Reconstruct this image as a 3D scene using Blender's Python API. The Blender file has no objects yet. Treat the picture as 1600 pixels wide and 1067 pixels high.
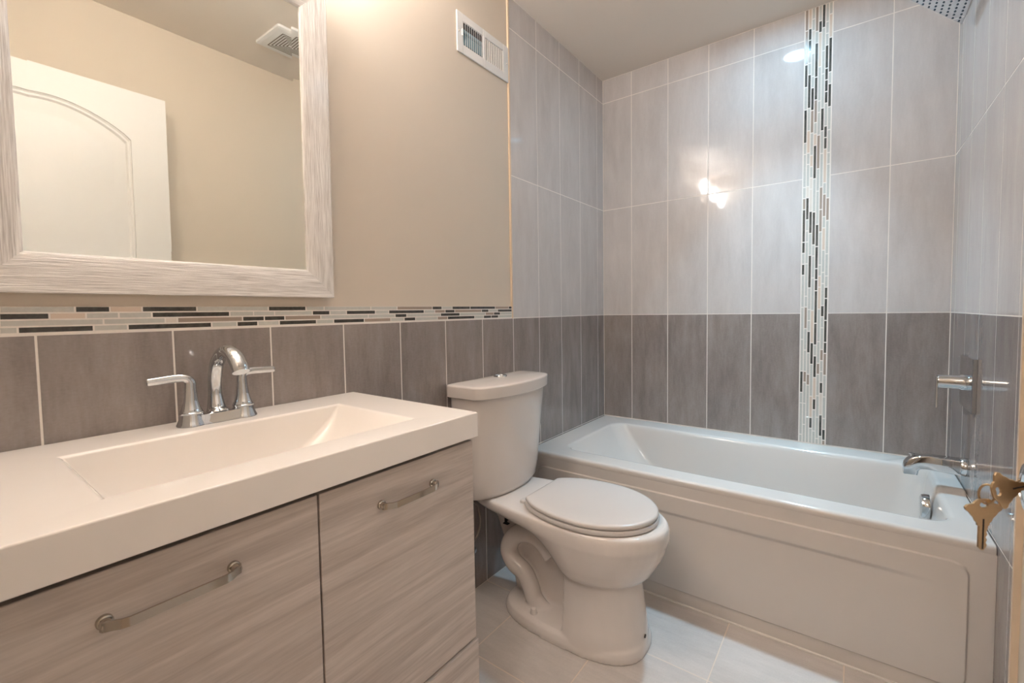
import bpy, bmesh, math, random
from mathutils import Vector, Matrix
random.seed(7)
PI = math.pi
sc = bpy.context.scene
COL = sc.collection

# ------------------------------------------------------------------ camera, light, exposure
def rgb(r, g, b):
    f = lambda c: (c/255/12.92) if c/255 <= .04045 else ((c/255+.055)/1.055)**2.4
    return (f(r), f(g), f(b), 1)

CAM = Vector((1.1946, -2.4984, 1.1191))
YAW, PITCH, ROLL, FPX = .6413, -.0482, -.0149, 700.5763
fw = Vector((-math.sin(YAW)*math.cos(PITCH), math.cos(YAW)*math.cos(PITCH), math.sin(PITCH)))
rt = Vector((math.cos(YAW), math.sin(YAW), 0)); up = rt.cross(fw)
R_ = rt*math.cos(ROLL)+up*math.sin(ROLL); U_ = -rt*math.sin(ROLL)+up*math.cos(ROLL)
cam = bpy.data.cameras.new('camera'); camo = bpy.data.objects.new('camera', cam); COL.objects.link(camo)
M = Matrix((R_, U_, -fw)).transposed().to_4x4(); M.translation = CAM
camo.matrix_world = M
cam.sensor_fit = 'HORIZONTAL'; cam.sensor_width = 36; cam.lens = FPX*36/1600
cam.shift_x = -5.324/1600; cam.shift_y = -13.543/1600
cam.clip_start = .02
cam.dof.use_dof = True; cam.dof.focus_distance = 1.7; cam.dof.aperture_fstop = 10.0
sc.camera = camo

sc.view_settings.view_transform = 'Standard'; sc.view_settings.look = 'None'
sc.view_settings.exposure = 0.57; sc.view_settings.gamma = 1.0
sc.view_settings.use_curve_mapping = False
sc.cycles.use_denoising = True
sc.cycles.max_bounces = 12; sc.cycles.diffuse_bounces = 8; sc.cycles.glossy_bounces = 6
sc.cycles.sample_clamp_indirect = 6.0
sc.cycles.caustics_reflective = True
w = bpy.data.worlds.new('world'); sc.world = w; w.use_nodes = True
w.node_tree.nodes['Background'].inputs[0].default_value = (.9, .85, .8, 1)
w.node_tree.nodes['Background'].inputs[1].default_value = .05

E_TUB = 98.0;   C_TUB = (.42, .75, 1.0); P_TUB = 4.2; C_BEAM = (.50, .79, 1.0)        # recessed lamp over the tub (cool)
E_VAN = 31.0;    C_VAN = (1.0, .975, .965); P_VAN = 9.5        # frosted shades of the vanity lamp (warm)
E_FILL = 34.0;   C_FILL = (1.0, .95, .91)       # added fill lamp in the hall behind the camera, out of view

# ------------------------------------------------------------------ measures
H = 2.468; ZD = 1.0888; ZR1 = 1.7106; ZR2 = 2.3353; ZT = .4788; W = 1.52; TW = .2077
YL = -.913; YR = -.944; YF = -2.55

# ------------------------------------------------------------------ helpers
class MB:
    def __init__(s): s.v = []; s.f = []; s.m = []; s.t = []; s.xf = None
    def vert(s, p):
        p = Vector(p)
        if s.xf is not None: p = s.xf @ p
        s.v.append(p); return len(s.v)-1
    def face(s, idx, mi=0, t=0.): s.f.append(tuple(idx)); s.m.append(mi); s.t.append(t)
    def box(s, x0, x1, y0, y1, z0, z1, mi=0, t=0.):
        b = [s.vert(p) for p in ((x0,y0,z0),(x1,y0,z0),(x1,y1,z0),(x0,y1,z0),(x0,y0,z1),(x1,y0,z1),(x1,y1,z1),(x0,y1,z1))]
        for q in ((0,3,2,1),(4,5,6,7),(0,1,5,4),(1,2,6,5),(2,3,7,6),(3,0,4,7)): s.face([b[i] for i in q], mi, t)
    def loft(s, rings, cap0=True, cap1=True, closed=True, mi=0):
        n = len(rings[0]); ids = [[s.vert(p) for p in r] for r in rings]
        for a, b in zip(ids, ids[1:]):
            for i in range(n if closed else n-1):
                j = (i+1) % n; s.face((a[i], a[j], b[j], b[i]), mi)
        if cap0: s.face(ids[0][::-1], mi)
        if cap1: s.face(ids[-1], mi)
        return ids
    def tube(s, path, rad, n=20, upv=(0,0,1), caps=True, mi=0):
        P = [Vector(p) for p in path]; rings = []
        nrm = None
        for i, p in enumerate(P):
            t = (P[min(i+1, len(P)-1)]-P[max(i-1, 0)]).normalized()
            if nrm is None:
                u = Vector(upv)
                if abs(u.dot(t)) > .95: u = Vector((1,0,0)) if abs(t.x) < .9 else Vector((0,1,0))
                nrm = (u-t*u.dot(t)).normalized()
            else: nrm = (nrm-t*nrm.dot(t)).normalized()
            b = t.cross(nrm)
            r = rad[i] if isinstance(rad, (list, tuple)) else rad
            ra, rb = r if isinstance(r, (list, tuple)) else (r, r)
            rings.append([p+nrm*(ra*math.cos(2*PI*k/n))+b*(rb*math.sin(2*PI*k/n)) for k in range(n)])
        s.loft(rings, caps, caps, True, mi)
    def lathe(s, prof, org=(0,0,0), axis='Z', n=32, cap0=True, cap1=True, mi=0):
        o = Vector(org); rings = []
        for r, h in prof:
            ring = []
            for k in range(n):
                a = 2*PI*k/n; c, d = r*math.cos(a), r*math.sin(a)
                ring.append(o+Vector({'Z': (c, d, h), 'X': (h, c, d), 'Y': (c, h, d)}[axis]))
            rings.append(ring)
        s.loft(rings, cap0, cap1, True, mi)
    def tile(s, fn, a0, a1, b0, b1, mi, dep=.006, ch=.0005, t=None):
        """a tile with chamfered edges; fn(a, b, d) -> xyz, d outward"""
        t = random.random() if t is None else t
        R = []
        for (k, d) in ((0, -dep), (0, -ch), (ch, 0.)):
            R.append([s.vert(fn(a, b, d)) for a, b in ((a0+k,b0+k),(a1-k,b0+k),(a1-k,b1-k),(a0+k,b1-k))])
        for A, B in zip(R, R[1:]):
            for i in range(4): s.face((A[i], A[(i+1)%4], B[(i+1)%4], B[i]), mi, t)
        s.face(R[2], mi, t)
    def build(s, name, mats, parent=None, smooth=35, bevel=None, seg=2, normals=True, wn=False):
        me = bpy.data.meshes.new(name); me.from_pydata(s.v, [], s.f)
        mats = mats if isinstance(mats, (list, tuple)) else [mats]
        for m in mats: me.materials.append(m)
        me.polygons.foreach_set('material_index', s.m)
        at = me.attributes.new('tid', 'FLOAT', 'FACE'); at.data.foreach_set('value', s.t)
        if normals:
            bm = bmesh.new(); bm.from_mesh(me); bmesh.ops.recalc_face_normals(bm, faces=bm.faces); bm.to_mesh(me); bm.free()
        if smooth is not None:
            me.polygons.foreach_set('use_smooth', [True]*len(me.polygons))
            me.set_sharp_from_angle(angle=math.radians(smooth))
        me.update()
        o = bpy.data.objects.new(name, me); COL.objects.link(o)
        if parent is not None: o.parent = parent
        if bevel:
            b = o.modifiers.new('bevel', 'BEVEL'); b.width = bevel; b.segments = seg; b.limit_method = 'ANGLE'
            b.angle_limit = math.radians(40); b.harden_normals = False
        if wn or bevel:
            wm = o.modifiers.new('weighted', 'WEIGHTED_NORMAL'); wm.keep_sharp = True; wm.weight = 60
        return o

def bez(pts, n=10):
    """Catmull-Rom through the points"""
    P = [Vector(p) for p in pts]; P = [P[0]*2-P[1]]+P+[P[-1]*2-P[-2]]; out = []
    for i in range(1, len(P)-2):
        a, b, c, d = P[i-1:i+3]
        for k in range(n):
            t = k/n; out.append(.5*((2*b)+(c-a)*t+(2*a-5*b+4*c-d)*t*t+(3*b-a-3*c+d)*t**3))
    out.append(P[-2]); return out
def lerp_list(vals, n):
    """resample control values the same way as bez"""
    out = []
    for i in range(len(vals)-1):
        for k in range(n):
            t = k/n; t = t*t*(3-2*t) if False else t
            a, b = vals[i], vals[i+1]
            out.append(tuple(x+(y-x)*t for x, y in zip(a, b)) if isinstance(a, tuple) else a+(b-a)*t)
    out.append(vals[-1]); return out
def rrect(x0, x1, y0, y1, r, z, ns=14, nc=8):
    P = []
    cs = [((x1-r, y0+r), -PI/2), ((x1-r, y1-r), 0), ((x0+r, y1-r), PI/2), ((x0+r, y0+r), PI)]
    for k, ((cx, cy), a0) in enumerate(cs):
        arc = [(cx+r*math.cos(a0+PI/2*i/nc), cy+r*math.sin(a0+PI/2*i/nc)) for i in range(nc+1)]
        P += arc
        (nx, ny), na = cs[(k+1) % 4]; q = (nx+r*math.cos(na), ny+r*math.sin(na)); p = arc[-1]
        P += [(p[0]+(q[0]-p[0])*i/ns, p[1]+(q[1]-p[1])*i/ns) for i in range(1, ns)]
    return [Vector((x, y, z)) for x, y in P]
def sup(cx, cy, af, ab, b, n, z, N=64):
    out = []
    for k in range(N):
        a = 2*PI*k/N; c, s_ = math.cos(a), math.sin(a)
        a_ = af if c > 0 else ab
        out.append(Vector((cx+a_*math.copysign(abs(c)**(2/n), c), cy+b*math.copysign(abs(s_)**(2/n), s_), z)))
    return out
def empty(name, loc=(0,0,0), rot=(0,0,0)):
    o = bpy.data.objects.new(name, None); COL.objects.link(o); o.location = loc; o.rotation_euler = rot
    o.empty_display_size = .05; return o
def tag(o, label=None, cat=None, group=None, kind=None):
    if label: o['label'] = label
    if cat: o['category'] = cat
    if group: o['group'] = group
    if kind: o['kind'] = kind
    return o
def struct(o, label=None): o['kind'] = 'structure'; return tag(o, label)

# ------------------------------------------------------------------ materials
def newmat(name):
    m = bpy.data.materials.new(name); m.use_nodes = True; nt = m.node_tree
    return m, nt, nt.nodes['Principled BSDF']
def pmat(name, col, rough=.5, metal=0., spec=.5, coat=0., noise=0., nscale=40., bump=0., bscale=200.):
    m, nt, b = newmat(name)
    b.inputs['Base Color'].default_value = col; b.inputs['Roughness'].default_value = rough
    b.inputs['Metallic'].default_value = metal; b.inputs['Specular IOR Level'].default_value = spec
    b.inputs['Coat Weight'].default_value = coat; b.inputs['Coat Roughness'].default_value = .05
    L = nt.links.new; N = nt.nodes.new
    tc = N('ShaderNodeTexCoord')
    no = N('ShaderNodeTexNoise'); no.inputs['Scale'].default_value = nscale; no.inputs['Detail'].default_value = 4
    L(tc.outputs['Object'], no.inputs['Vector'])
    mx = N('ShaderNodeMix'); mx.data_type = 'RGBA'
    mx.inputs[6].default_value = [c*(1-noise) for c in col[:3]]+[1]; mx.inputs[7].default_value = [min(1, c*(1+noise)) for c in col[:3]]+[1]
    L(no.outputs['Fac'], mx.inputs[0]); L(mx.outputs[2], b.inputs['Base Color'])
    if bump:
        n2 = N('ShaderNodeTexNoise'); n2.inputs['Scale'].default_value = bscale; L(tc.outputs['Object'], n2.inputs['Vector'])
        bp = N('ShaderNodeBump'); bp.inputs['Strength'].default_value = bump; bp.inputs['Distance'].default_value = .001
        L(n2.outputs['Fac'], bp.inputs['Height']); L(bp.outputs['Normal'], b.inputs['Normal'])
    return m
def emis(name, col, strength):
    m, nt, b = newmat(name)
    b.inputs['Base Color'].default_value = (.9, .9, .9, 1)
    b.inputs['Emission Color'].default_value = (*col, 1); b.inputs['Emission Strength'].default_value = strength
    return m
def tilemat(name, lo, hi, stretch, rough=.05, fine=.5):
    """glazed tile: soft cloudy tone plus long streaks and a fine woven grain; stretch = noise scale per axis"""
    m, nt, b = newmat(name); L = nt.links.new; N = nt.nodes.new
    tc = N('ShaderNodeTexCoord'); at = N('ShaderNodeAttribute'); at.attribute_name = 'tid'
    ml = N('ShaderNodeMath'); ml.operation = 'MULTIPLY'; ml.inputs[1].default_value = 37.
    L(at.outputs['Fac'], ml.inputs[0])
    def noise(scl, det, dist=0.):
        mp = N('ShaderNodeMapping'); mp.inputs['Scale'].default_value = scl; L(tc.outputs['Object'], mp.inputs['Vector'])
        n = N('ShaderNodeTexNoise'); n.noise_dimensions = '4D'; n.inputs['Scale'].default_value = 1; n.inputs['Detail'].default_value = det
        n.inputs['Distortion'].default_value = dist
        L(mp.outputs[0], n.inputs['Vector']); L(ml.outputs[0], n.inputs['W']); return n
    a = noise(stretch, 5, .6); c = noise([x*.35+2 for x in stretch], 3); f = noise([x*6 for x in stretch], 2)
    g = noise([170-x if x > 10 else 260 for x in stretch], 1)
    def mix(x, y, fac):
        k = N('ShaderNodeMix'); k.data_type = 'FLOAT'; k.inputs[0].default_value = fac
        L(x, k.inputs[2]); L(y, k.inputs[3]); return k.outputs[0]
    v = mix(mix(a.outputs['Fac'], c.outputs['Fac'], .5), mix(f.outputs['Fac'], g.outputs['Fac'], .45), .28*fine*2)
    cr = N('ShaderNodeValToRGB'); cr.color_ramp.elements[0].position = .33; cr.color_ramp.elements[1].position = .66
    cr.color_ramp.elements[0].color = lo; cr.color_ramp.elements[1].color = hi
    L(v, cr.inputs['Fac']); L(cr.outputs['Color'], b.inputs['Base Color'])
    b.inputs['Roughness'].default_value = rough; b.inputs['Specular IOR Level'].default_value = .5
    return m
def woodmat(name, lo, hi, scl, rough=.42):
    m, nt, b = newmat(name); L = nt.links.new; N = nt.nodes.new
    tc = N('ShaderNodeTexCoord')
    def noise(s_, det, dist):
        mp = N('ShaderNodeMapping'); mp.inputs['Scale'].default_value = s_; mp.inputs['Rotation'].default_value = (.10, 0, 0)
        L(tc.outputs['Object'], mp.inputs['Vector'])
        n = N('ShaderNodeTexNoise'); n.inputs['Scale'].default_value = 1; n.inputs['Detail'].default_value = det; n.inputs['Distortion'].default_value = dist
        n.inputs['Roughness'].default_value = .6
        L(mp.outputs[0], n.inputs['Vector']); return n
    a = noise(scl, 5, .9); f = noise([x*5 for x in scl], 3, .2)
    k = N('ShaderNodeMix'); k.data_type = 'FLOAT'; k.inputs[0].default_value = .35; L(a.outputs['Fac'], k.inputs[2]); L(f.outputs['Fac'], k.inputs[3])
    cr = N('ShaderNodeValToRGB'); cr.color_ramp.elements[0].position = .36; cr.color_ramp.elements[1].position = .62
    cr.color_ramp.elements[0].color = lo; cr.color_ramp.elements[1].color = hi
    L(k.outputs[0], cr.inputs['Fac']); L(cr.outputs['Color'], b.inputs['Base Color'])
    b.inputs['Roughness'].default_value = rough
    return m
def washmat(name, scl):
    """white-washed, ridged and slightly metallic frame wood"""
    m, nt, b = newmat(name); L = nt.links.new; N = nt.nodes.new
    tc = N('ShaderNodeTexCoord')
    def noise(s_, det):
        mp = N('ShaderNodeMapping'); mp.inputs['Scale'].default_value = s_; L(tc.outputs['Object'], mp.inputs['Vector'])
        n = N('ShaderNodeTexNoise'); n.inputs['Scale'].default_value = 1; n.inputs['Detail'].default_value = det
        L(mp.outputs[0], n.inputs['Vector']); return n
    a = noise(scl, 4); c = noise([x*.22+1 for x in scl], 2)
    k = N('ShaderNodeMix'); k.data_type = 'FLOAT'; k.inputs[0].default_value = .35; L(a.outputs['Fac'], k.inputs[2]); L(c.outputs['Fac'], k.inputs[3])
    cr = N('ShaderNodeValToRGB'); cr.color_ramp.elements[0].position = .33; cr.color_ramp.elements[1].position = .62
    cr.color_ramp.elements[0].color = rgb(192, 185, 180); cr.color_ramp.elements[1].color = rgb(240, 236, 232)
    L(k.outputs[0], cr.inputs['Fac']); L(cr.outputs['Color'], b.inputs['Base Color'])
    bp = N('ShaderNodeBump'); bp.inputs['Strength'].default_value = .9; bp.inputs['Distance'].default_value = .002
    L(a.outputs['Fac'], bp.inputs['Height']); L(bp.outputs['Normal'], b.inputs['Normal'])
    b.inputs['Roughness'].default_value = .17; b.inputs['Specular IOR Level'].default_value = .8
    return m

M_PAINT = pmat('wall_paint', rgb(207, 195, 180), .6, noise=.015, nscale=3, bump=.05, bscale=350)
M_CEIL = pmat('ceiling_paint', rgb(226, 216, 205), .75, noise=.01, nscale=3)
M_WHITE = pmat('white_paint', rgb(222, 221, 220), .35, noise=.01)
M_GROUT = pmat('grout', rgb(232, 225, 218), .6, noise=.04, nscale=60)
M_FGROUT = pmat('floor_grout', rgb(214, 200, 186), .7, noise=.05, nscale=60)
M_TL = tilemat('light_wall_tile', rgb(190, 184, 182), rgb(209, 204, 202), (26, 26, 5))
M_TD = tilemat('dark_wall_tile', rgb(125, 115, 111), rgb(161, 152, 148), (26, 26, 5))
M_FT = tilemat('floor_tile', rgb(186, 180, 176), rgb(210, 203, 198), (5, 30, 30), rough=.22)
M_TAN = pmat('tan_edge_trim', rgb(216, 194, 168), .35, noise=.05)
M_GD = tilemat('black_glass', rgb(32, 31, 28), rgb(84, 80, 73), (30, 160, 160), rough=.12)
M_GDV = tilemat('black_glass_vertical', rgb(42, 42, 40), rgb(108, 106, 100), (160, 160, 30), rough=.12)  # greyer than the border's black glass: reflected sheen put into the base colour
M_GG = pmat('grey_glass', rgb(196, 195, 189), .08, noise=.12, nscale=120)
M_GW = pmat('white_stone_chip', rgb(222, 212, 202), .2, noise=.05)
M_GP = pmat('blush_stone_chip', rgb(216, 198, 182), .22, noise=.06)
M_GT = pmat('taupe_metal_chip', rgb(162, 146, 134), .25, noise=.08)
M_PORC = pmat('porcelain', rgb(220, 212, 206), .07, noise=.005)
M_SEAT = pmat('seat_plastic', rgb(210, 203, 198), .22, noise=.005)
M_TUB = pmat('tub_acrylic', rgb(206, 199, 193), .1, noise=.005)
M_TOP = pmat('cultured_marble', rgb(241, 235, 229), .05, noise=.008)
M_CHROME = pmat('chrome', rgb(208, 211, 214), .02, metal=1., noise=.01)
M_NICKEL = pmat('brushed_nickel', rgb(190, 182, 172), .16, metal=1., noise=.02)
M_BRASS = pmat('key_brass', rgb(192, 165, 130), .3, metal=1., noise=.08, nscale=300)
M_MIRROR = pmat('mirror_silver', rgb(242, 244, 238), .0, metal=1., noise=.0)
M_BLACK = pmat('black_void', rgb(18, 18, 18), .7)
M_MARK = pmat('black_ink', rgb(35, 33, 32), .6)
M_BLUEM = pmat('galvanised_damper', rgb(130, 160, 172), .4, metal=.5)
M_HOLE = pmat('nozzle_rubber', rgb(40, 52, 66), .5)
M_SLOT = pmat('slot_shadow', rgb(122, 112, 100), .7)
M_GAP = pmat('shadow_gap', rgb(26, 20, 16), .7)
M_WOOD = woodmat('ash_laminate', rgb(177, 165, 156), rgb(208, 197, 189), (1, 2.2, 40))
M_WOODE = pmat('laminate_edge', rgb(166, 150, 136), .45, noise=.05)
M_FRH = washmat('frame_wash_horizontal', (40, 16, 460))
M_FRV = washmat('frame_wash_vertical', (40, 460, 16))
M_HOSE = pmat('braided_hose', rgb(150, 140, 130), .4, metal=.6)
M_RUB = pmat('caulk', rgb(228, 222, 216), .4)

# ------------------------------------------------------------------ the room
fl = lambda a, b, d: (d, a, b)                  # left wall, a = y, b = z
fb = lambda a, b, d: (a, -d, b)                 # back wall, a = x
fr = lambda a, b, d: (W-d, a, b)                # right wall
G = .0016                                       # half a joint
ROWS = [(0., ZT, 2), (ZT, ZD, 2), (ZD, ZR1, 1), (ZR1, ZR2, 1), (ZR2, H, 1)]
def tiles(mb, fn, edges, rows):
    for a0, a1 in zip(edges, edges[1:]):
        for b0, b1, mi in rows:
            mb.tile(fn, a0+G, a1-G, b0+G, b1-G, mi)

YH = -3.75
mb = MB()                                        # floor, continuous into the hall
mb.box(-.12, 1.75, YH-.1, .1, -.1, -.0003, 0)
xs = [.2119-.3287]+[.2119+.3287*k for k in range(5)]; xs[0] = 0.; xs[-1] = 1.53
ys = [-.7938+.3287*0]+[-.7938-.3287*k for k in range(1, 10)]
for x0, x1 in zip(xs, xs[1:]):
    for y1, y0 in zip(ys, ys[1:]):
        mb.tile(lambda a, b, d: (a, b, d), x0+G, x1-G, max(y0, YH)+G, y1-G, 1, dep=.006)
struct(mb.build('floor', [M_FGROUT, M_FT]), 'pale grey square floor tiles with cream joints')

mb = MB(); mb.box(-.12, 1.75, YH-.1, .1, H, H+.1); struct(mb.build('ceiling', M_CEIL), 'flat off-white painted ceiling')

mb = MB()                                        # left wall: paint above the wainscot, tile in the tub alcove
mb.box(-.12, -.006, YH, .1, 0, H, 3)
mb.box(-.05, -.0003, YF, .0, 0, ZD, 0)
mb.box(-.05, -.0003, YL, .0, ZD, H, 0)
e = [YF]+[-(.2897+TW*k) for k in range(10, -1, -1)]+[-.082, 0.]
tiles(mb, fl, e, ROWS[:2])
tiles(mb, fl, [YL]+[-(.2897+TW*k) for k in range(2, -1, -1)]+[-.082, 0.], ROWS[2:])
struct(mb.build('wall_left', [M_GROUT, M_TL, M_TD, M_PAINT], normals=True, smooth=None), 'beige painted wall over dark tile wainscot beside vanity and toilet')

mb = MB()                                        # back wall
mb.box(-.12, 1.64, .0003, .1, 0, H, 0)
c0 = [0., .1766]+[.1766+TW*k for k in range(1, 5)]; c1 = [1.1128, 1.3205, W]
tiles(mb, fb, c0, ROWS[1:]); tiles(mb, fb, c1, ROWS[1:])
struct(mb.build('wall_back', [M_GROUT, M_TL, M_TD], smooth=None), 'tiled wall behind the bathtub, pale above dark')

mb = MB()                                        # right wall
mb.box(W+.0003, 1.64, YR, 0., 0, H, 0)
tiles(mb, fr, [YR]+[-(.2897+TW*k) for k in range(3, -1, -1)][0 if .2897+3*TW < -YR-.01 else 1:]+[-.082, 0.], ROWS)
mb.box(1.532, 1.64, YH, YR, 0, H, 3)
struct(mb.build('wall_right', [M_GROUT, M_TL, M_TD, M_PAINT], smooth=None), 'glossy tiled wall holding the tub taps')

mb = MB()                                        # front wall with the doorway the photograph is taken from
mb.box(-.006, .70, YF-.11, YF, 0, H); mb.box(.70, 1.49, YF-.11, YF, 2.09, H); mb.box(1.49, 1.532, YF-.11, YF, 0, H)
struct(mb.build('wall_front', M_PAINT), 'painted wall with the doorway')
mb = MB(); mb.box(-.12, 1.64, YH-.1, YH, 0, H); struct(mb.build('wall_hall', M_PAINT), 'painted hall wall outside the doorway')

MOS = [
[(-2.407,-2.316,'g'),(-2.311,-2.264,'d'),(-2.260,-2.212,'p'),(-2.209,-2.111,'d'),(-2.110,-1.956,'g'),(-1.953,-1.855,'d'),(-1.854,-1.803,'g'),(-1.801,-1.651,'g'),(-1.646,-1.550,'g'),(-1.545,-1.399,'t'),(-1.390,-1.346,'d'),(-1.343,-1.300,'g'),(-1.290,-1.198,'d'),(-1.191,-1.045,'d'),(-1.036,-0.953,'t'),(-0.944,-0.921,'d')],
[(-2.408,-2.351,'d'),(-2.346,-2.299,'p'),(-2.296,-2.248,'g'),(-2.247,-2.198,'g'),(-2.193,-2.044,'d'),(-2.043,-1.995,'g'),(-1.989,-1.941,'g'),(-1.938,-1.839,'g'),(-1.836,-1.788,'d'),(-1.784,-1.735,'g'),(-1.731,-1.635,'d'),(-1.630,-1.587,'g'),(-1.579,-1.432,'d'),(-1.429,-1.384,'g'),(-1.378,-1.330,'t'),(-1.327,-1.284,'d'),(-1.277,-1.127,'t'),(-1.123,-1.083,'d'),(-1.079,-1.024,'g'),(-1.020,-0.926,'d')],
[(-2.408,-2.273,'g'),(-2.271,-2.172,'g'),(-2.170,-2.150,'w'),(-2.148,-2.019,'t'),(-2.015,-1.967,'d'),(-1.964,-1.917,'d'),(-1.912,-1.816,'t'),(-1.812,-1.661,'g'),(-1.656,-1.559,'g'),(-1.554,-1.509,'d'),(-1.506,-1.356,'g'),(-1.350,-1.257,'d'),(-1.250,-1.107,'g'),(-1.099,-1.054,'t'),(-1.046,-1.007,'d'),(-1.003,-0.921,'g')],
[(-2.409,-2.390,'g'),(-2.387,-2.288,'d'),(-2.286,-2.238,'g'),(-2.234,-2.085,'d'),(-2.082,-2.031,'g'),(-2.028,-1.983,'d'),(-1.980,-1.931,'g'),(-1.927,-1.829,'d'),(-1.825,-1.777,'g'),(-1.773,-1.675,'d'),(-1.671,-1.577,'t'),(-1.572,-1.523,'g'),(-1.517,-1.473,'d'),(-1.468,-1.372,'g'),(-1.366,-1.321,'t'),(-1.315,-1.173,'d'),(-1.166,-1.119,'g'),(-1.111,-1.071,'d'),(-1.063,-1.020,'d'),(-1.016,-0.922,'g')]]
MK = dict(g=1, d=2, p=3, t=4, w=5)
mb = MB()                                        # mosaic border on the left wall
ZM = 1.1405; hrow = (ZM-ZD-.0022)/4
mb.box(-.02, -.0003, YF, YL-.009, ZD, ZM, 0)
for k, row in enumerate(MOS):
    z1 = ZM-.0004-hrow*k; z0 = z1-hrow+.0024
    y = row[0][0]-.0025
    while y > YF+.02:
        ln = random.choice((.048, .048, .0975, .147)); row = [(max(YF+.002, y-ln), y, random.choice('ggdgdt'))]+row; y -= ln+.0025
    for i, (a, b, c) in enumerate(row):
        b2 = row[i+1][0]-.0024 if i+1 < len(row) else YL-.0105
        mb.tile(fl, a, b2, z0, z1, MK[c], dep=.003, ch=.0006)
struct(mb.build('trim_1', [M_GROUT, M_GG, M_GD, M_GP, M_GT, M_GW], smooth=None), 'glass mosaic border over the wainscot')

mb = MB()                                        # vertical mosaic strip on the back wall
X0, X1 = c0[-1], c1[0]; wc = (X1-X0-.0026)/8
mb.box(X0-.001, X1+.001, .0001, .01, ZT, H, 0)
for k in range(8):
    a0 = X0+.0013+wc*k+.0014; a1 = a0+wc-.0028
    z = ZT+.001-random.random()*.08; last = ''
    while z < H:
        ln = random.choice((.0475, .0475, .0975, .0975, .147))
        c = random.choices('gdptw', (46, 35, 6, 10, 3))[0]
        if z+ln > ZT+.004: mb.tile(fb, a0, a1, max(z, ZT), min(z+ln, H-.001), MK[c], dep=.003, ch=.0006)
        z += ln+.0034
struct(mb.build('trim_2', [M_GROUT, M_GG, M_GDV, M_GP, M_GT, M_GW], smooth=None), 'vertical glass mosaic strip on the tub wall')

mb = MB(); mb.box(-.02, .0015, YL-.009, YL, ZD, H-.001); struct(mb.build('trim_3', M_TAN, bevel=.001), 'tan edge strip between paint and alcove tile, left wall')
mb = MB(); mb.box(W-.0015, 1.60, YR-.011, YR, 0.002, H-.001); struct(mb.build('trim_4', M_TAN, bevel=.001), 'tan edge strip at the end of the right tiled wall')

# door leaf folded back along the right wall (seen in the mirror)
DX, DY, DT = 1.39, -1.762, 2.078
mb = MB(); mb.box(DX+.012, DX+.035, DY-.77, DY, .012, DT)
def arch(z_side, rise, w_, n=20):
    return [(t, z_side+rise*math.sin(PI*min(max(t/w_, 0), 1))**.8) for t in [w_*i/n for i in range(n+1)]]
mb.box(DX, DX+.014, DY-.13, DY, .012, DT); mb.box(DX, DX+.014, DY-.77, DY-.64, .012, DT)
mb.box(DX, DX+.014, DY-.64, DY-.13, .012, .22); mb.box(DX, DX+.014, DY-.64, DY-.13, .86, 1.02)
A = arch(1.865, .105, .51)
for (t0, h0), (t1, h1) in zip(A, A[1:]):
    ids = [mb.vert((X, DY-.13-t, z)) for X in (DX, DX+.014) for t, z in ((t0, h0), (t1, h1), (t1, DT), (t0, DT))]
    for q in ((0,1,2,3),(7,6,5,4),(0,4,5,1)): mb.face([ids[i] for i in q])
door = struct(mb.build('door_1', M_WHITE, smooth=20), 'white panel door with arched top panel standing open')
for (z0, z1, ar) in ((.22, .86, 0.), (1.02, 1.865, .105)):
    B = arch(z1-.001, ar, .51-.002)
    pts = [(.001, z0+.001)]+[(.001+t, z) for t, z in B]+[(.51-.001, z0+.001)]
    def ring(k, X):
        cx, cz = .255, (z0+z1)/2
        return [Vector((X, DY-.13-(cx+(t-cx)*(1-k/.255)), cz+(z-cz)*(1-k/((z1-z0)/2)))) for t, z in pts]
    m2 = MB(); m2.loft([ring(0, DX+.001), ring(.006, DX+.0045), ring(.012, DX+.0045), ring(.018, DX+.0105), ring(.026, DX+.0105), ring(.060, DX+.0025), ring(.064, DX+.0020)], False, True)
    m2.build('door_panel', M_WHITE, door, smooth=20)
KY, KZ = -1.845, .937                           # knob centre
mb = MB(); kx = DX-.055
mb.lathe([(.031, 0), (.031, -.004), (.027, -.009), (.013, -.011), (.011, -.028), (.016, -.034), (.0255, -.042), (.0275, -.047), (.024, -.053), (.014, -.0555), (.0135, -.0545), (.0, -.0545)], (DX, KY-.004, KZ), 'X', 36, True, False)
mb.build('door_knob', M_CHROME, door, smooth=50)

# ------------------------------------------------------------------ vanity
van = tag(empty('vanity_cabinet', (.24, -2.108, 0)), 'ash-grey wood grain vanity cabinet under the white basin top', 'cabinet')
VL, VR = -2.491, -1.727; SPL = -2.109; ZS = .338; CX = .24; CY = -2.108
def P(mb, name, mats, **k):                      # build in world coordinates, then parent to the empty
    o = mb.build(name, mats, **k); return o
def child(o, par):
    o.parent = par; o.matrix_parent_inverse = par.matrix_basis.inverted() if par.type == 'EMPTY' else Matrix(); return o
mb = MB(); mb.box(.004, .468, VL+.006, VL+.024, .0005, .826); mb.box(.004, .468, VR-.020, VR-.002, .0005, .826); mb.box(.004, .012, VL+.024, VR-.020, .10, .70)
mb.box(.012, .466, VL+.024, VR-.020, .10, .118); mb.box(.385, .400, VL+.024, VR-.020, .0005, .10); mb.box(.452, .468, VL+.024, VR-.020, .33, .345); mb.box(.452, .468, SPL-.02, SPL+.02, .118, .795)
child(mb.build('carcass', [M_WOODE], bevel=.001), van)
mb = MB(); mb.box(.45, .4682, VL+.024, VR-.020, .795, .8265); child(mb.build('shadow_rail', M_GAP), van)
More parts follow.
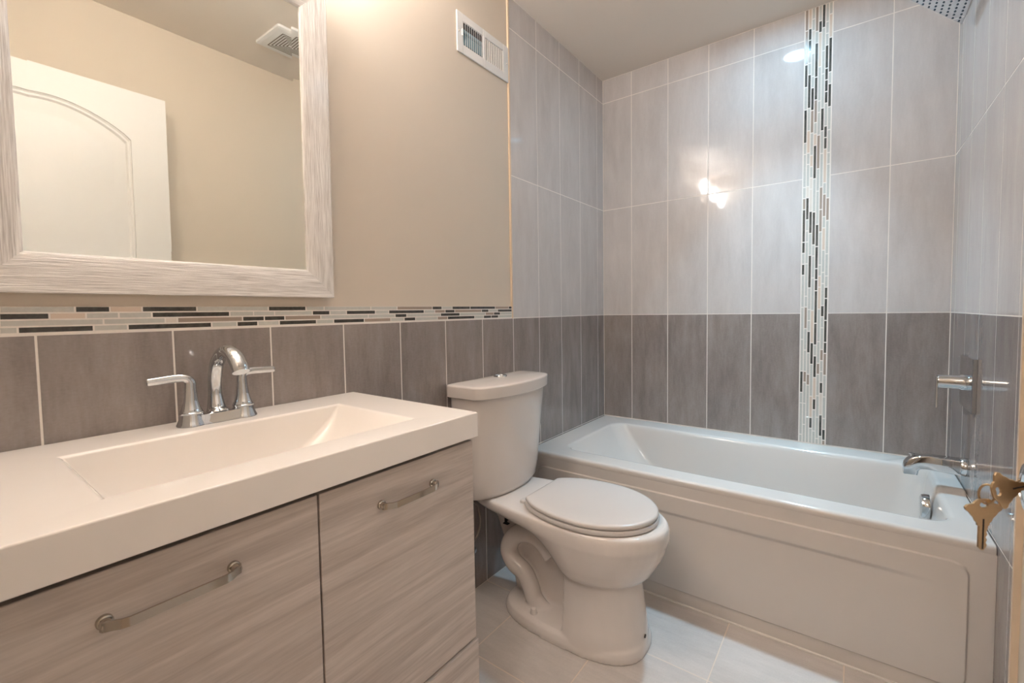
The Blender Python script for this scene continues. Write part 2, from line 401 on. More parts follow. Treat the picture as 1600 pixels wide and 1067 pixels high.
def front(name, y0, y1, z0, z1, handle=None, lift=0.):
    mb = MB(); mb.box(.4695, .488+lift, y0, y1, z0, z1)
    o = child(mb.build(name, M_WOOD, bevel=.0012), van)
    if handle:
        hy, hz, hl = handle; m = MB(); x0 = .488+lift
        for s in (-1, 1):
            m.lathe([(.0085, 0), (.0085, .004), (.0075, .0055), (.0062, .0058), (.0062, .0150), (.0050, .0160)], (x0, hy+s*(hl/2+.009), hz), 'X', 20)
        # bent flat strap
        pa = [(x0+.010, hy-hl/2-.014), (x0+.0145, hy-hl/2-.0125), (x0+.0175, hy-hl/2-.006), (x0+.0235, hy-hl/2+.002), (x0+.026, hy-hl/2+.010), (x0+.026, hy+hl/2-.010), (x0+.0235, hy+hl/2-.002), (x0+.0175, hy+hl/2+.006), (x0+.0145, hy+hl/2+.0125), (x0+.010, hy+hl/2+.014)]
        pa = [Vector((a, b, 0)) for a, b in pa]; rings = []
        for i, p in enumerate(pa):
            t = (pa[min(i+1, len(pa)-1)]-pa[max(i-1, 0)]).normalized(); n = Vector((t.y, -t.x, 0))*.0016
            rings.append([Vector((q.x, q.y, hz+z)) for q, z in ((p+n, .0058), (p-n, .0058), (p-n, -.0058), (p+n, -.0058))])
        m.loft(rings)
        h = m.build('pull_handle', M_NICKEL, smooth=50); h.parent = o
        h.matrix_parent_inverse = o.matrix_world.inverted() if False else Matrix()
        h['label'] = 'polished nickel bar pull'
    return o
def front2(*a, **k):
    return front(*a, **k)
front('drawer_front', VL, SPL-.0018, ZS+.002, .8180, handle=(-2.310, .7575, .122))
front('drawer_front', SPL+.0018, VR, ZS+.002, .8180, handle=(-1.921, .757, .112))
front('drawer_front', VL, SPL-.0018, .095, ZS-.002, lift=.005)
front('drawer_front', SPL+.0018, VR+.003, .095, ZS-.002, lift=.005)

# basin top
vt = tag(empty('vanity_sink', (.25, -2.108, .828)), 'glossy cream white counter with wide rectangular sunken basin', 'sink top')
mb = MB()
TX0, TX1, TY0, TY1, TZ0, TZ1 = .001, .500, -2.497, -1.719, .8285, .885
BX0, BX1, BY0, BY1 = .130, .421, -2.362, -1.848
n_s, n_c = 14, 6
rings = [rrect(TX0, TX1, TY0, TY1, .003, TZ0, n_s, n_c), rrect(TX0, TX1, TY0, TY1, .003, TZ1-.003, n_s, n_c), rrect(TX0+.0009, TX1-.0009, TY0+.0009, TY1-.0009, .003, TZ1-.0009, n_s, n_c),
         rrect(TX0+.003, TX1-.003, TY0+.003, TY1-.003, .003, TZ1, n_s, n_c), rrect(BX0-.006, BX1+.006, BY0-.006, BY1+.006, .003, TZ1, n_s, n_c),
         rrect(BX0-.001, BX1+.001, BY0-.001, BY1+.001, .003, TZ1-.0015, n_s, n_c), rrect(BX0+.003, BX1-.003, BY0+.003, BY1-.003, .003, TZ1-.005, n_s, n_c)]
for t in (.15, .35, .6, .8, .93, 1.0):
    tt = t
    ins = .004+.05*tt+.035*tt**3; insy = .004+.085*tt+.05*tt**3
    rings.append(rrect(BX0+.003+.012*tt+.035*tt**6, BX1-ins, BY0+.004+.014*tt+.022*tt**4, BY1-insy, .003+.070*tt, TZ1-.006-.124*t**.9, n_s, n_c))
mb.loft(rings, False, True)
child(mb.build('basin_slab', M_TOP, smooth=50, wn=True), vt)
mb = MB(); mb.lathe([(.0, 0.), (.022, 0.), (.024, .002), (.020, .004), (.014, .003), (.0, .004)], (.276, -2.105, TZ1-.1315), 'Z', 24, False, False)
child(mb.build('drain', M_CHROME, smooth=50), vt)

# faucet
FX, FY, FZ = .066, -2.101, .8853
fa = tag(empty('basin_faucet', (FX, FY, FZ)), 'chrome two-handle centerset faucet with arched spout on the counter', 'faucet')
mb = MB()
def stad(sx, sy, z): return sup(0, 0, sx, sx, sy, 3.2, z, 48)
mb.loft([stad(.0235, .066, 0), stad(.0235, .066, .003), stad(.0215, .066, .006), stad(.0195, .064, .016), stad(.0180, .062, .021), stad(.0150, .060, .0225)])
for s in (-1, 1):
    mb.lathe([(.0275,0),(.0275,.0025),(.0262,.005),(.0232,.012),(.0212,.021),(.0208,.0245),(.0222,.0258),(.0222,.0282),(.0205,.0295)], (0, s*.0515, 0), 'Z', 40)
child(mb.build('base_plate', M_CHROME, smooth=40), fa).location = (0, 0, 0)
fa_children = []
def local(o, par): o.parent = par; return o
bpy.data.objects['base_plate'].parent = fa; bpy.data.objects['base_plate'].matrix_parent_inverse = Matrix()
pts = [(-.006,0,.016),(-.010,0,.03),(-.013,0,.06),(-.010,0,.095),(.004,0,.128),(.034,0,.151),(.066,0,.157),(.098,0,.148),(.118,0,.130),(.126,0,.117)]
rad = [(.0275,.0245),(.0200,.0175),(.0138,.0135),(.0130,.0135),(.0130,.0140),(.0132,.0150),(.0134,.0155),(.0140,.0162),(.0142,.0165),(.0142,.0162)]
mb = MB(); mb.tube(bez(pts, 8), lerp_list(rad, 8), 28, upv=(1,0,0)); local(mb.build('spout', M_CHROME, smooth=60), fa)
for s in (-1, 1):
    hy = s*.0515
    pts = [(0,hy,.0290),(0,hy,.032),(0,hy,.038),(0,hy,.053),(0,hy-s*.0005,.075),(0,hy,.093),(0,hy+s*.008,.1015),(0,hy+s*.024,.1035),(0,hy+s*.047,.1025),(0,hy+s*.070,.1015),(0,hy+s*.0725,.1013)]
    rad = [.0206,.0200,.0172,.0132,.0112,.0102,.0085,(.0062,.0085),(.0052,.0080),(.0050,.0074),(.0030,.0050)]
    rad = [r if isinstance(r, tuple) else (r, r) for r in rad]
    mb = MB(); mb.tube(bez(pts, 7), lerp_list(rad, 7), 24, upv=(1,0,0))
    local(mb.build('lever_handle', M_CHROME, smooth=60), fa)
mb = MB(); mb.lathe([(.0030,0),(.0030,.012),(.0055,.014),(.0055,.020),(.003,.022)], (-.021,0,.015), 'Z', 16); local(mb.build('lift_rod', M_CHROME, smooth=50), fa)

# ------------------------------------------------------------------ mirror
MZ0, MZ1, MY0, MY1 = 1.165, 1.995, -2.451, -1.785
mi = tag(empty('wall_mirror', (.0035, (MY0+MY1)/2, MZ0), (0, .010, 0)), 'rectangular mirror in a ridged whitewashed frame above the vanity', 'mirror')
hw = (MY1-MY0)/2; hh = MZ1-MZ0; fwid = .074
def rail(corners_o, corners_i, mat):
    m = MB(); (o0, o1), (i0, i1) = corners_o, corners_i
    def q(p, d): return Vector((d, p[0], p[1]))
    l = lambda a, b, t: (a[0]+(b[0]-a[0])*t, a[1]+(b[1]-a[1])*t)
    sect = [(0, .002), (0, .021), (.03, .0235), (.6, .0225), (.93, .018), (.97, .0165), (1.0, .0150), (1.0, .011)]
    m.loft([[q(l(o0, i0, t), d) for t, d in sect], [q(l(o1, i1, t), d) for t, d in sect]])
    local(m.build('frame_rail', mat, smooth=30), mi)
O = [(-hw, 0), (hw, 0), (hw, hh), (-hw, hh)]; I = [(-hw+fwid, fwid), (hw-fwid, fwid), (hw-fwid, hh-fwid), (-hw+fwid, hh-fwid)]
for k, mt in enumerate((M_FRH, M_FRV, M_FRH, M_FRV)):
    rail((O[k], O[(k+1) % 4]), (I[k], I[(k+1) % 4]), mt)
m = MB(); bw = .020; bd = bw*.028; gx = .0118
I2 = [(-hw+fwid-.002, fwid-.002), (hw-fwid+.002, fwid-.002), (hw-fwid+.002, hh-fwid+.002), (-hw+fwid-.002, hh-fwid+.002)]
J = [(-hw+fwid+bw, fwid+bw), (hw-fwid-bw, fwid+bw), (hw-fwid-bw, hh-fwid-bw), (-hw+fwid+bw, hh-fwid-bw)]
vo = [m.vert((gx+bd, *p)) for p in I2]; vi = [m.vert((gx, *p)) for p in J]; vb = [m.vert((.003, *p)) for p in I2]
m.face(vi)
for k in range(4): m.face((vo[k], vo[(k+1)%4], vi[(k+1)%4], vi[k])); m.face((vb[k], vb[(k+1)%4], vo[(k+1)%4], vo[k]))
m.face(vb[::-1])
local(m.build('mirror_glass', M_MIRROR, smooth=None), mi)

# ------------------------------------------------------------------ vanity lamp (above the frame, seen in the tile reflections)
vl = tag(empty('vanity_light', (.0, -2.117, 2.185)), 'three-shade wall lamp with frosted bell glasses above the mirror', 'wall lamp')
m = MB(); m.box(-.0055, .018, -.36, .36, -.035, .035); local(m.build('back_plate', M_NICKEL, bevel=.004), vl)
M_SHADE = emis('lit_frosted_glass', C_VAN, E_VAN)
for k, y in enumerate((-.335, 0, .335)):
    m = MB(); m.tube(bez([(.018,y,.0),(.06,y,.0),(.11,y,-.03),(.130,y,-.045)], 6), .008, 14); local(m.build('lamp_arm', M_NICKEL), vl)
    m = MB(); m.lathe([(.016,-.045),(.022,-.03),(.030,-.005),(.038,.025),(.046,.050),(.0445,.050),(.036,.025),(.028,-.005),(.020,-.028),(.0,-.038)], (.130,y,0), 'Z', 28, True, False)
    local(m.build('lamp_shade', M_SHADE, smooth=60), vl)
    ld = bpy.data.lights.new('bulb', 'POINT'); ld.energy = P_VAN; ld.color = C_VAN; ld.shadow_soft_size = .03
    lo = bpy.data.objects.new('bulb', ld); COL.objects.link(lo); lo.parent = vl; lo.location = (.130, y, .045)

# ------------------------------------------------------------------ recessed lamp over the tub
rl = tag(empty('recessed_light', (.943, -.395, H)), 'round recessed ceiling light over the bathtub', 'ceiling light')
m = MB(); m.lathe([(.058,-.001),(.060,-.006),(.080,-.004),(.084,-.0005)], (0,0,0), 'Z', 40, False, False); local(m.build('trim_ring', M_WHITE), rl)
m = MB(); m.lathe([(.0,-.003),(.058,-.003)], (0,0,0), 'Z', 40, False, False); local(m.build('lens', emis('cool_lens', C_TUB, E_TUB), smooth=None), rl)

ld = bpy.data.lights.new('downlight_beam', 'AREA'); ld.shape = 'DISK'; ld.size = .11; ld.energy = P_TUB; ld.color = C_BEAM; ld.spread = math.radians(66)
lo = bpy.data.objects.new('downlight_beam', ld); COL.objects.link(lo); lo.parent = rl; lo.location = (0, 0, -.008)
hl = tag(empty('hall_fill', (1.0, -3.15, H)), 'added fill lamp, out of view in the hall outside the doorway', 'ceiling light')  # added to brighten the bathroom through the doorway
m = MB(); m.lathe([(.15,-.001),(.15,-.02),(.13,-.05),(.08,-.07),(.0,-.078)], (0,0,0), 'Z', 36, True, False); local(m.build('lamp_shade', emis('fill_glow', C_FILL, E_FILL), smooth=60), hl)

# ------------------------------------------------------------------ air register on the left wall
av = tag(empty('air_vent', (-.006, -1.0775, 2.1735)), 'white two-way air register high on the beige wall', 'vent')
m = MB(); hy, hz = .1565, .0745
BK = [(-.1235, -.009), (.005, .1225)]           # two louvre banks in y
z0, z1 = -.040, .046
for a, b in ((-hy, BK[0][0]), (BK[0][1], BK[1][0]), (BK[1][1], hy)): m.box(.0005, .0065, a, b, -hz, hz)
for a, b in BK: m.box(.0005, .0065, a, b, -hz, z0); m.box(.0005, .0065, a, b, z1, hz)
local(m.build('faceplate', M_WHITE, bevel=.002), av)
for k, (a, b) in enumerate(BK):
    n = 10
    for i in range(n):
        y = a+(b-a)*(i+.5)/n; m = MB(); c, s = (math.cos(.70), math.sin(.70)); s = -s if k == 0 else s
        d = .0075; t = .0006
        rr = []
        for z in (z0, z1):
            rr.append([Vector((.0005+d*u*c - v*t*s, y+d*u*s+v*t*c, z)) for u, v in ((-.45,-1),(.75,-1),(.75,1),(-.45,1))])
        m.loft(rr); local(m.build('louver', M_WHITE, smooth=None), av)
m = MB(); m.box(.00015, .0005, BK[0][0], BK[1][1], z0, z1); local(m.build('duct_opening', M_BLACK), av)
m = MB()
m.box(.0005, .0012, BK[0][0], BK[0][1], -.034, .004); m.box(.0005, .0016, BK[0][0], BK[0][1], .006, .009); m.box(.0005, .0012, BK[0][0], BK[0][1], .011, .022)
local(m.build('damper', M_BLUEM), av)
m = MB(); m.box(.0065, .012, -.133, -.128, -.010, .014); local(m.build('damper_lever', M_WHITE, bevel=.001), av)
for y in (-.146, .146):
    m = MB(); m.lathe([(.0035,.0065),(.003,.0078),(.0,.0082)], (0,y,.002), 'X', 14, True, False); local(m.build('screw', M_NICKEL), av)

# ------------------------------------------------------------------ exhaust fan grille on the ceiling (seen in the mirror)
ef = tag(empty('exhaust_fan', (1.157, -1.292, H)), 'white square ceiling fan grille with concentric slots, seen in mirror', 'exhaust fan')
m = MB(); a = .1175
m.loft([rrect(-a, a, -a, a, .008, -.0005), rrect(-a, a, -a, a, .008, -.010), rrect(-a+.012, a-.012, -a+.012, a-.012, .006, -.016)], True, True)
local(m.build('grille', M_WHITE, smooth=30), ef)
for k in range(6):
    o_ = .078-.0125*k; i_ = o_-.0045
    m = MB()
    for x0, x1, y0, y1 in ((-o_, o_, -o_, -i_), (-o_, o_, i_, o_), (-o_, -i_, -i_, i_), (i_, o_, -i_, i_)):
        m.box(x0, x1, y0, y1, -.0168, -.0155)
    local(m.build('slot', M_SLOT), ef)

# ------------------------------------------------------------------ toilet
TCY = -1.117
to = tag(empty('toilet', (.36, TCY, 0)), 'white two-piece toilet with closed lid between vanity and bathtub', 'toilet')
def T(o): return child(o, to)
mb = MB()
def keyhole(z, xf, b, xb, bb, N=26):
    P = [(.49+(xf-.49)*math.cos(-PI/2+PI*k/N), b*math.sin(-PI/2+PI*k/N)) for k in range(N+1)]
    side = []
    for k in range(1, 13):
        t = 1-k/12; side.append((xb+(.49-xb)*t, bb+(b-bb)*math.sin(PI/2*t)))
    r = min(.02, bb*.4); side[-1] = (xb+r, bb+(b-bb)*.01); side += [(xb+r*.3, bb-r*.3), (xb, bb-r)]
    back = [(xb, (bb-r)*(1-2*k/8)) for k in range(1, 8)]
    P += side+back+[(x, -y) for x, y in side[::-1]]
    return [Vector((x, TCY+y, z)) for x, y in P]
lv = [(.0,.683,.150,.43,.135),(.03,.682,.147,.43,.132),(.09,.675,.138,.43,.126),(.15,.667,.131,.43,.120),(.20,.661,.128,.43,.116),(.232,.657,.126,.425,.112),
      (.240,.664,.134,.41,.098),(.247,.682,.150,.395,.092),(.262,.694,.160,.375,.088),(.29,.711,.170,.345,.086),(.32,.727,.177,.305,.088),(.345,.737,.181,.262,.098),
      (.362,.742,.183,.215,.108),(.374,.746,.185,.150,.116),(.383,.748,.185,.075,.122),(.395,.748,.185,.048,.128),(.410,.747,.184,.044,.131),(.421,.743,.181,.046,.129),(.4255,.735,.174,.052,.122)]
mb.loft([keyhole(z, xf, b_, xb, bb) for z, xf, b_, xb, bb in lv])
# foot
ft = [(.0,.140,.684,.152),(.018,.140,.684,.152),(.034,.150,.680,.146),(.042,.170,.675,.132)]
mb.loft([sup((a+b)/2-.0, TCY, (b-a)/2, (b-a)/2, w_, 2.7, z, 72) for z, a, b, w_ in ft])
# rear web under the deck
wb = [(.02,.165,.42,.022),(.10,.145,.42,.022),(.20,.112,.42,.026),(.30,.075,.40,.034),(.355,.055,.36,.060)]
mb.loft([sup((a+b)/2, TCY, (b-a)/2, (b-a)/2, w_, 5, z, 48) for z, a, b, w_ in wb])
for s in (-1, 1):                                # trapway relief, both sides
    y = TCY+s*.046
    path = bez([(.36,y+s*.012,.245),(.315,y+s*.012,.288),(.255,y+s*.010,.298),(.190,y+s*.008,.270),(.156,y+s*.006,.212),(.178,y+s*.008,.166),(.232,y+s*.012,.140),(.262,y+s*.014,.098),(.274,y+s*.012,.060),(.300,y+s*.010,.032),(.330,y+s*.006,.015)], 6)
    mb.tube(path, [.036+(.031-.036)*i/(len(path)-1) for i in range(len(path))], 20, upv=(0,1,0))
bowl = T(mb.build('bowl', M_PORC, smooth=180))
rm = bowl.modifiers.new('remesh', 'REMESH'); rm.mode = 'VOXEL'; rm.voxel_size = .0042; rm.use_smooth_shade = True
sm = bowl.modifiers.new('smooth', 'SMOOTH'); sm.factor = .5; sm.iterations = 4
for s in (-1, 1):
    m = MB(); m.lathe([(.0135,0),(.0130,.012),(.0105,.024),(.0085,.027),(.0,.0275)], (.307, TCY+s*.108, .032), 'Z', 20, True, False); T(m.build('bolt_cap', M_PORC, smooth=50))
# tank
def dshape(xb, xf, half, z, rb=.018, bow=.056, n=24):
    P = []
    for k in range(n+1):                         # bowed front from -y to +y
        t = -1+2*k/n; P.append((xf-bow*abs(t)**2.4, half*t))
    P[0] = (P[0][0]-.012, P[0][1]); P[-1] = (P[-1][0]-.012, P[-1][1])
    P.append((xb+rb, half)); P.append((xb+rb*.3, half-rb*.3)); P.append((xb, half-rb))
    P += [(xb, half-rb-(2*half-2*rb)*k/8) for k in range(1, 8)]
    P.append((xb, -half+rb)); P.append((xb+rb*.3, -half+rb*.3)); P.append((xb+rb, -half))
    return [Vector((x, TCY+y, z)) for x, y in P]
m = MB()
m.loft([dshape(.05,.120,.150,.4185), dshape(.035,.150,.178,.421), dshape(.028,.166,.192,.430), dshape(.024,.174,.1985,.446), dshape(.022,.180,.203,.50), dshape(.018,.196,.214,.70), dshape(.016,.205,.220,.812)])
T(m.build('tank', M_PORC, smooth=60))
m = MB()
m.loft([dshape(.010,.213,.228,.8085), dshape(.008,.217,.232,.812), dshape(.008,.218,.233,.8475), dshape(.009,.217,.232,.8515), dshape(.012,.214,.229,.8545), dshape(.018,.208,.223,.8558, bow=.054), dshape(.030,.192,.203,.8582, bow=.048), dshape(.050,.162,.150,.8606, rb=.014, bow=.030), dshape(.075,.130,.080,.8618, rb=.010, bow=.012), dshape(.088,.112,.030,.862, rb=.004, bow=.003)])
lid = T(m.build('tank_lid', M_PORC, smooth=60, wn=True))
m = MB(); m.lathe([(.0265,.858),(.0265,.8655),(.0245,.868),(.0210,.8672),(.0200,.8652),(.0,.8656)], (.085, TCY, 0), 'Z', 32, True, False)
m.box(.0845,.0855, TCY-.019, TCY+.019, .8650, .8668)
fbn = m.build('flush_button', M_CHROME, smooth=40); fbn.parent = lid; fbn['label'] = 'round chrome dual flush button'
# seat and cover
def oval(s=1., off=0., z=0.):
    P = []; n = 22
    for k in range(2*n+1):                       # front half ellipse
        a = -PI/2+PI*k/(2*n); P.append((.49+(.219+off)*math.cos(a), (.177+off)*math.sin(a)))
    for k in range(1, n):
        t = k/n; x = .49-(.205+off)*t; P.append((x, (.177+off)*math.sqrt(max(0, 1-(t*.80)**2.3))))
    for x, y in ((.2815-off, .109+off), (.2800-off, .1075+off), (.2795-off, .104+off)): P.append((x, y))
    for k in range(1, 6): P.append((.2795-off, (.104+off)*(1-2*k/6)))
    Q = [(x, -y) for x, y in P[2*n+1:2*n+n+3]][::-1]
    P += Q
    return [Vector((x, TCY+y, z)) for x, y in P]
m = MB(); m.loft([oval(off=.001, z=.4275), oval(off=.004, z=.4295), oval(off=.005, z=.437), oval(off=.003, z=.4425), oval(off=-.006, z=.4435)]); T(m.build('seat', M_SEAT, smooth=50))
m = MB(); m.loft([oval(off=-.006, z=.4455), oval(off=.0, z=.4465), oval(off=.002, z=.450), oval(off=.001, z=.457), oval(off=-.002, z=.4598), oval(off=-.010, z=.4615), oval(off=-.05, z=.4625)])
T(m.build('seat_lid', M_SEAT, smooth=50))
for s in (-1, 1):
    m = MB(); m.box(.245, .292, TCY+s*.083-.016, TCY+s*.083+.016, .418, .436); T(m.build('hinge', M_SEAT, bevel=.004))
# printed mark on the web, small stamp on the foot
m = MB()
def mk(x, z, dx, dz): m.box(x-dx, x+dx, TCY-.0520, TCY-.0400, z-dz, z+dz)
# drain-side mark: two short bars joined, an H lying on its side
YM = TCY-.0475
for bx in ((.130, .154, .3295, .3325), (.136, .158, .3025, .3055), (.1435, .1465, .3025, .3325), (.1515, .1545, .317, .3325)): m.box(bx[0], bx[1], YM-.014, YM, bx[2], bx[3])
T(m.build('ink_mark', M_MARK))
m = MB(); m.lathe([(.0,-.001),(.006,-.001),(.006,.0012),(.004,.0012),(.0035,.0006),(.0,.0006)], (.6795, TCY-.012, .060), 'X', 14, False, False); T(m.build('maker_stamp', M_MARK))
# supply hose
m = MB(); m.tube(bez([(.026,-1.318,.415),(.026,-1.27,.402),(.026,-1.205,.36),(.026,-1.187,.29),(.026,-1.205,.235),(.028,-1.25,.215)], 8), .0055, 12)
hs = tag(m.build('supply_hose', M_HOSE), 'thin braided water hose hanging under the toilet tank', 'hose')
m = MB(); m.lathe([(.022,.0005),(.022,.004),(.009,.006),(.009,.035),(.013,.036),(.013,.05),(.007,.052)], (0,-1.25,.200), 'X', 20); v_ = m.build('shutoff_valve', M_CHROME, smooth=50); tag(v_, 'chrome shutoff valve on the wall behind the toilet', 'valve')

# ------------------------------------------------------------------ bathtub
tb = tag(empty('bathtub', (.76, -.405, 0)), 'white alcove bathtub with a raised panel on its apron', 'bathtub')
def B(o): return child(o, tb)
ZR = .4768
def deck_step(p):                                # the tap deck stands a little higher towards the back
    if p.z > .44 and p.x > 1.40:
        k = min(1, max(0, (p.x-1.42)/.03)); t = min(1, max(0, (p.y+.415)/.012)); p.z += .012*k*t
    return p
m = MB(); NS, NC = 60, 10
RG = [(.0015,1.5193,-.775,-.002,.006,.002),(.0015,1.5193,-.785,-.002,.006,.44),(.0015,1.5193,-.8025,-.002,.004,.4440),(.0015,1.5193,-.8062,-.002,.004,.452),(.0015,1.5193,-.8068,-.002,.004,.462),(.002,1.519,-.8052,-.0025,.005,.470),(.003,1.518,-.8005,-.004,.006,.4748),(.008,1.514,-.793,-.009,.010,ZR),
      (.115,1.462,-.716,-.112,.080,ZR),(.126,1.451,-.706,-.122,.078,.4745),(.133,1.445,-.699,-.128,.076,.468),(.138,1.441,-.695,-.132,.074,.456),
      (.175,1.432,-.684,-.146,.078,.41),(.250,1.418,-.668,-.168,.09,.32),(.325,1.404,-.652,-.188,.10,.22),(.375,1.390,-.638,-.204,.11,.15),(.41,1.372,-.622,-.222,.11,.112),(.46,1.335,-.59,-.256,.10,.097),(.60,1.20,-.50,-.34,.05,.095)]
m.loft([[deck_step(p) for p in rrect(*r, NS, NC)] for r in RG], False, True)
B(m.build('basin', M_TUB, smooth=70, wn=True))
m = MB()                                         # apron with the raised panel: a height field
def sd(x, z):                                    # signed distance inside the panel's rounded rectangle
    cx, cz, hx, hz, r = .76, .229, .708, .181, .038
    qx, qz = abs(x-cx)-hx+r, abs(z-cz)-hz+r
    return r-(math.hypot(max(qx, 0), max(qz, 0))+min(max(qx, qz), 0))
def sst(a, b, t): t = min(1, max(0, (t-a)/(b-a))); return t*t*(3-2*t)
def relief(x, z):
    d = sd(x, z); h = .0060*sst(-.0015, .0030, d)
    fade = sst(.06, .30, x)*0+1
    fade = 1-sst(1.22, 1.42, x)
    if d > 0: h -= .0075*fade*sst(.347, .330, z)*sst(.0, .25, z) if z < .352 else 0
    return h+.004*sst(.05, .0, z)
def adapt(a, b, coarse, fine, zones):
    out = [a]
    while out[-1] < b-1e-6:
        st = fine if any(l-coarse <= out[-1] <= h for l, h in zones) else coarse
        out.append(min(b, out[-1]+st))
    return out
xs_ = adapt(.002, 1.519, .010, .0016, [(.045, .100), (1.420, 1.475)]); zs_ = adapt(.0015, .4505, .006, .0010, [(.040, .056), (.320, .358), (.402, .416)])
zs_ = sorted(set(zs_+[.06, .07, .08, .37, .38, .39])); NX, NZ = len(xs_)-1, len(zs_)-1
ids = [[m.vert((x, -.8058-relief(x, z)-.012*sst(.40, .447, z)*0-.006*sst(1.45, 1.517, x)*0, z)) for z in zs_] for x in xs_]
for i in range(NX):
    for j in range(NZ): m.face((ids[i][j], ids[i+1][j], ids[i+1][j+1], ids[i][j+1]))
top = [m.vert((x, -.785, .4505)) for x in xs_]; bot = [m.vert((x, -.785, .0015)) for x in xs_]
for i in range(NX):
    m.face((ids[i][NZ], ids[i+1][NZ], top[i+1], top[i])); m.face((ids[i][0], bot[i], bot[i+1], ids[i+1][0]))
for i in (0, NX): m.face([ids[i][j] for j in range(NZ+1)]+[top[i], bot[i]])
B(m.build('apron', M_TUB, smooth=50))
m = MB(); m.lathe([(.0,-.024),(.032,-.024),(.039,-.021),(.042,-.012),(.042,0)], (1.4265,-.414,.416), 'X', 32, False, True); m.box(1.403,1.424,-.4155,-.4125,.386,.392)
o = B(m.build('overflow_plate', M_CHROME, smooth=40)); o['label'] = 'chrome overflow cover'
m = MB(); m.lathe([(.032,0),(.034,.002),(.028,.004),(.0,.003)], (1.24,-.42,.0955), 'Z', 28, False, False); B(m.build('drain', M_CHROME))
m = MB(); m.box(.01, 1.512, -.8170, -.803, -.0002, .0040); m.box(1.5165, 1.5199, -.8050, -.790, .003, .449); m.box(.0003, .0030, -.8050, -.790, .003, .449); B(m.build('caulk_line', M_RUB))

# ------------------------------------------------------------------ tub fittings on the right wall
sp = tag(empty('tub_spout', (W, -.40, .57)), 'chrome tub spout on the wall above the bathtub end', 'spout')
m = MB()
def sec(x, zc, hz, hy): return [Vector((x, y, z)) for y, z in ((-hy, zc-hz), (hy, zc-hz), (hy, zc+hz), (-hy, zc+hz))]
pa = bez([(-.018,0,0),(-.06,0,.001),(-.10,0,.002),(-.126,0,-.003),(-.141,0,-.018),(-.145,0,-.036),(-.145,0,-.046)], 6)
rings = []
for i, p in enumerate(pa):
    t = (pa[min(i+1, len(pa)-1)]-pa[max(i-1, 0)]).normalized(); n = Vector((-t.z, 0, t.x)); hz = .0265-.007*i/len(pa); hy = .0245
    rr = []
    for k in range(24):
        a_ = 2*PI*k/24; c, s = math.cos(a_), math.sin(a_); q = 2/8
        rr.append(p+n*(hz*math.copysign(abs(c)**q, c))+Vector((0, hy*math.copysign(abs(s)**q, s), 0)))
    rings.append(rr)
m.loft(rings); local(m.build('spout_body', M_CHROME, smooth=40), sp)
m = MB(); m.lathe([(.031,-.0005),(.031,-.016),(.029,-.019),(.024,-.019)], (0,0,0), 'X', 32); local(m.build('flange', M_CHROME, smooth=40), sp)
m = MB(); m.lathe([(.0035,.012),(.0035,.026),(.009,.027),(.009,.031),(.003,.032)], (-.141,0,-.006), 'Z', 20); local(m.build('diverter_knob', M_CHROME, smooth=40), sp)

sv = tag(empty('shower_valve', (W, -.405, .858)), 'square chrome valve plate with lever on the dark right wall', 'shower valve')
m = MB(); m.loft([[Vector((x, y*.098*k, z*.087*k)) for y, z in ((-1, -1), (1, -1), (1, 1), (-1, 1))] for x, k in ((-.0005, 1.), (-.010, 1.), (-.0115, .98))]); local(m.build('plate', M_CHROME, smooth=30), sv)
m = MB(); m.lathe([(.026,-.0115),(.026,-.022),(.0225,-.028),(.0225,-.078),(.0215,-.081),(.0,-.081)], (0,0,0), 'X', 36, True, False); local(m.build('handle_hub', M_CHROME, smooth=40), sv)
m = MB(); m.loft([[Vector((x, y, z)) for x, y in ((-.085, -.008), (-.0795, -.008), (-.0795, .008), (-.085, .008))] for z in (.016, -.03, -.092)]); local(m.build('lever', M_CHROME, smooth=30, bevel=.001), sv)

sh = tag(empty('rain_shower', (1.484, -.31, 2.075)), 'square perforated chrome shower head near the ceiling corner', 'shower head')
TH = math.radians(45); SD = .20
ex = Vector((-math.cos(TH), 0, math.sin(TH))); ey = Vector((0, -1, 0)); en = Vector((math.sin(TH), 0, math.cos(TH)))   # en: back of the head
def hp(u, v, d): return ex*u+ey*v+en*d
m = MB(); m.loft([[hp(u, v, d) for u, v in ((k, k), (SD-k, k), (SD-k, SD-k), (k, SD-k))] for d, k in ((0, .002), (.0015, 0), (.009, 0), (.0105, .002), (.018, .07), (.03, .075))])
local(m.build('head_plate', M_CHROME, smooth=30), sh)
for i in range(9):
    for j in range(9):
        m = MB(); c = hp(.0125+(SD-.025)*i/8, .0125+(SD-.025)*j/8, -.0006)
        rr = []
        for d, r in ((.0008, .0032), (-.0012, .0030)):
            rr.append([c+ex*(r*math.cos(2*PI*k/8))+ey*(r*math.sin(2*PI*k/8))+en*d for k in range(8)])
        m.loft(rr); local(m.build('nozzle', M_HOLE), sh)
cc = hp(SD/2, SD/2, .03)
wl = Vector((W-1.484-.001, -SD/2, .235))
m = MB(); m.tube(bez([cc, cc+en*.03, Vector((-.03, -SD/2, .215)), Vector((-.0, -SD/2, .23)), wl], 6), .0105, 16, upv=(0,1,0)); local(m.build('shower_arm', M_CHROME, smooth=50), sh)
m = MB(); m.lathe([(.03,0),(.03,-.004),(.014,-.010)], wl, 'X', 28); local(m.build('flange', M_CHROME, smooth=40), sh)

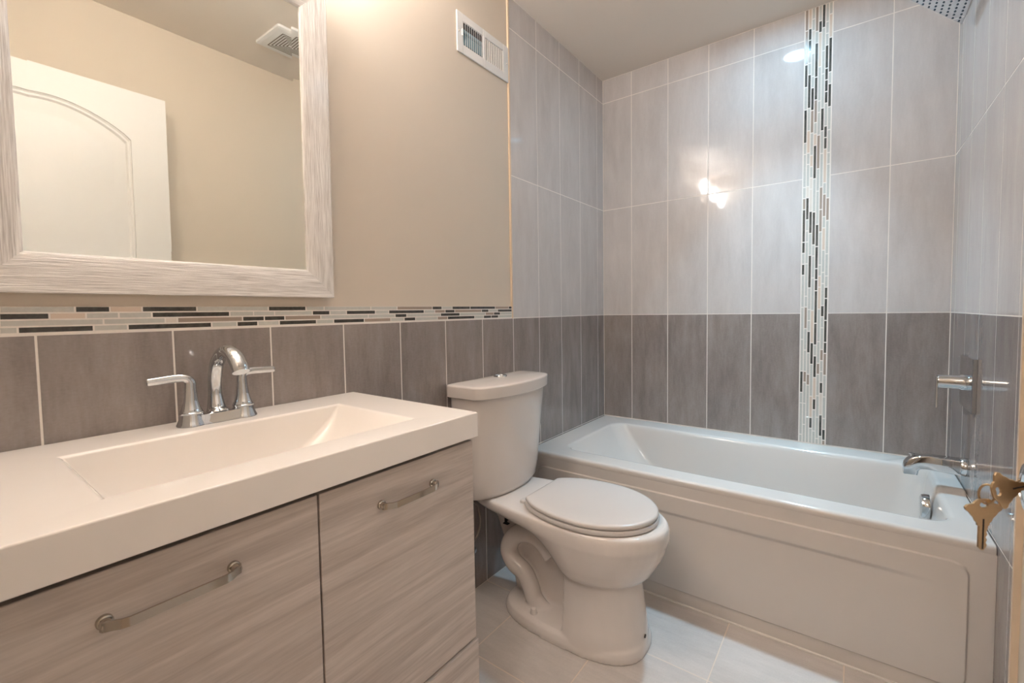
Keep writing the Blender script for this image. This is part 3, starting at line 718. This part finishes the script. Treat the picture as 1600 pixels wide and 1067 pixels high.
# ------------------------------------------------------------------ keys in the door knob
def keymesh(scale=1.):
    """a house key in the xz plane: bow at the top, blade down, hole near the top"""
    m = MB(); N = 48
    bowpts = []
    half = [(.0,.0245),(.005,.0242),(.0085,.0220),(.0100,.0200),(.0160,.0185),(.0185,.0160),(.0175,.0130),(.0140,.0105),(.0120,.0075),(.0095,.0050),(.0080,.0015),(.0060,-.0005),(.0058,-.0030)]
    blade = [(.0045,-.0035),(.0042,-.0070),(.0030,-.0095),(.0042,-.0120),(.0025,-.0150),(.0040,-.0175),(.0028,-.0205),(.0040,-.0230),(.0028,-.0260),(.0008,-.0285)]
    right = half+blade; left = [(-x, z) for x, z in half]+[(-.0042,-.0035),(-.0042,-.0255),(-.0015,-.0285)]
    out = [(x*scale, z*scale) for x, z in right+left[::-1][:-1]]
    bm = bmesh.new(); vs = [bm.verts.new((x, 0, z)) for x, z in out]; bm.faces.new(vs)
    # hole
    hv = []
    geom = bm.edges[:]
    hole = [bm.verts.new((.0042*scale*math.cos(2*PI*k/16), 0, (.0185+.0030*math.sin(2*PI*k/16))*scale)) for k in range(16)]
    for k in range(16): bm.edges.new((hole[k], hole[(k+1) % 16]))
    bmesh.ops.delete(bm, geom=bm.faces[:], context='FACES_ONLY')
    bmesh.ops.triangle_fill(bm, edges=bm.edges[:], use_beauty=True)
    r = bmesh.ops.extrude_face_region(bm, geom=bm.faces[:])
    bmesh.ops.translate(bm, vec=(0, .0021*scale, 0), verts=[g for g in r['geom'] if isinstance(g, bmesh.types.BMVert)])
    # groove along the blade
    for sgn in (-1, 1):
        pass
    bmesh.ops.recalc_face_normals(bm, faces=bm.faces)
    me = bpy.data.meshes.new('key'); bm.to_mesh(me); bm.free(); me.materials.append(M_BRASS); return me
KM = keymesh(1.0)
def key(loc, rot, label):
    o = bpy.data.objects.new('key', KM); COL.objects.link(o); o.location = loc; o.rotation_euler = rot
    tag(o, label, 'key', 'keys on the ring in the door knob')
    b = o.modifiers.new('bevel', 'BEVEL'); b.width = .0003; b.segments = 2; b.limit_method = 'ANGLE'
    m = MB(); m.box(-.0011, .0004, -.00025, .0024, -.0270, .004); g = m.build('blade_groove', M_GAP); g.parent = o
    return o
key((1.3290, -1.858, .9385), (.35, -PI/2-.20, .30), 'brass key stuck in the chrome door knob')
key((1.3065, -1.862, .8985), (0, 0, .60), 'brass key hanging down from the small ring')
m = MB(); R0 = .0080
m.tube([(R0*.72*math.cos(2*PI*k/36), 0, R0*1.25*math.sin(2*PI*k/36)) for k in range(37)], .0011, 10, upv=(0,1,0), caps=False)
kr = m.build('key_ring', M_BRASS, smooth=60); kr.location = (1.3085, -1.859, .9275); kr.rotation_euler = (0, .12, -.35)
tag(kr, 'small brass ring joining the two keys at the door knob', 'key ring')
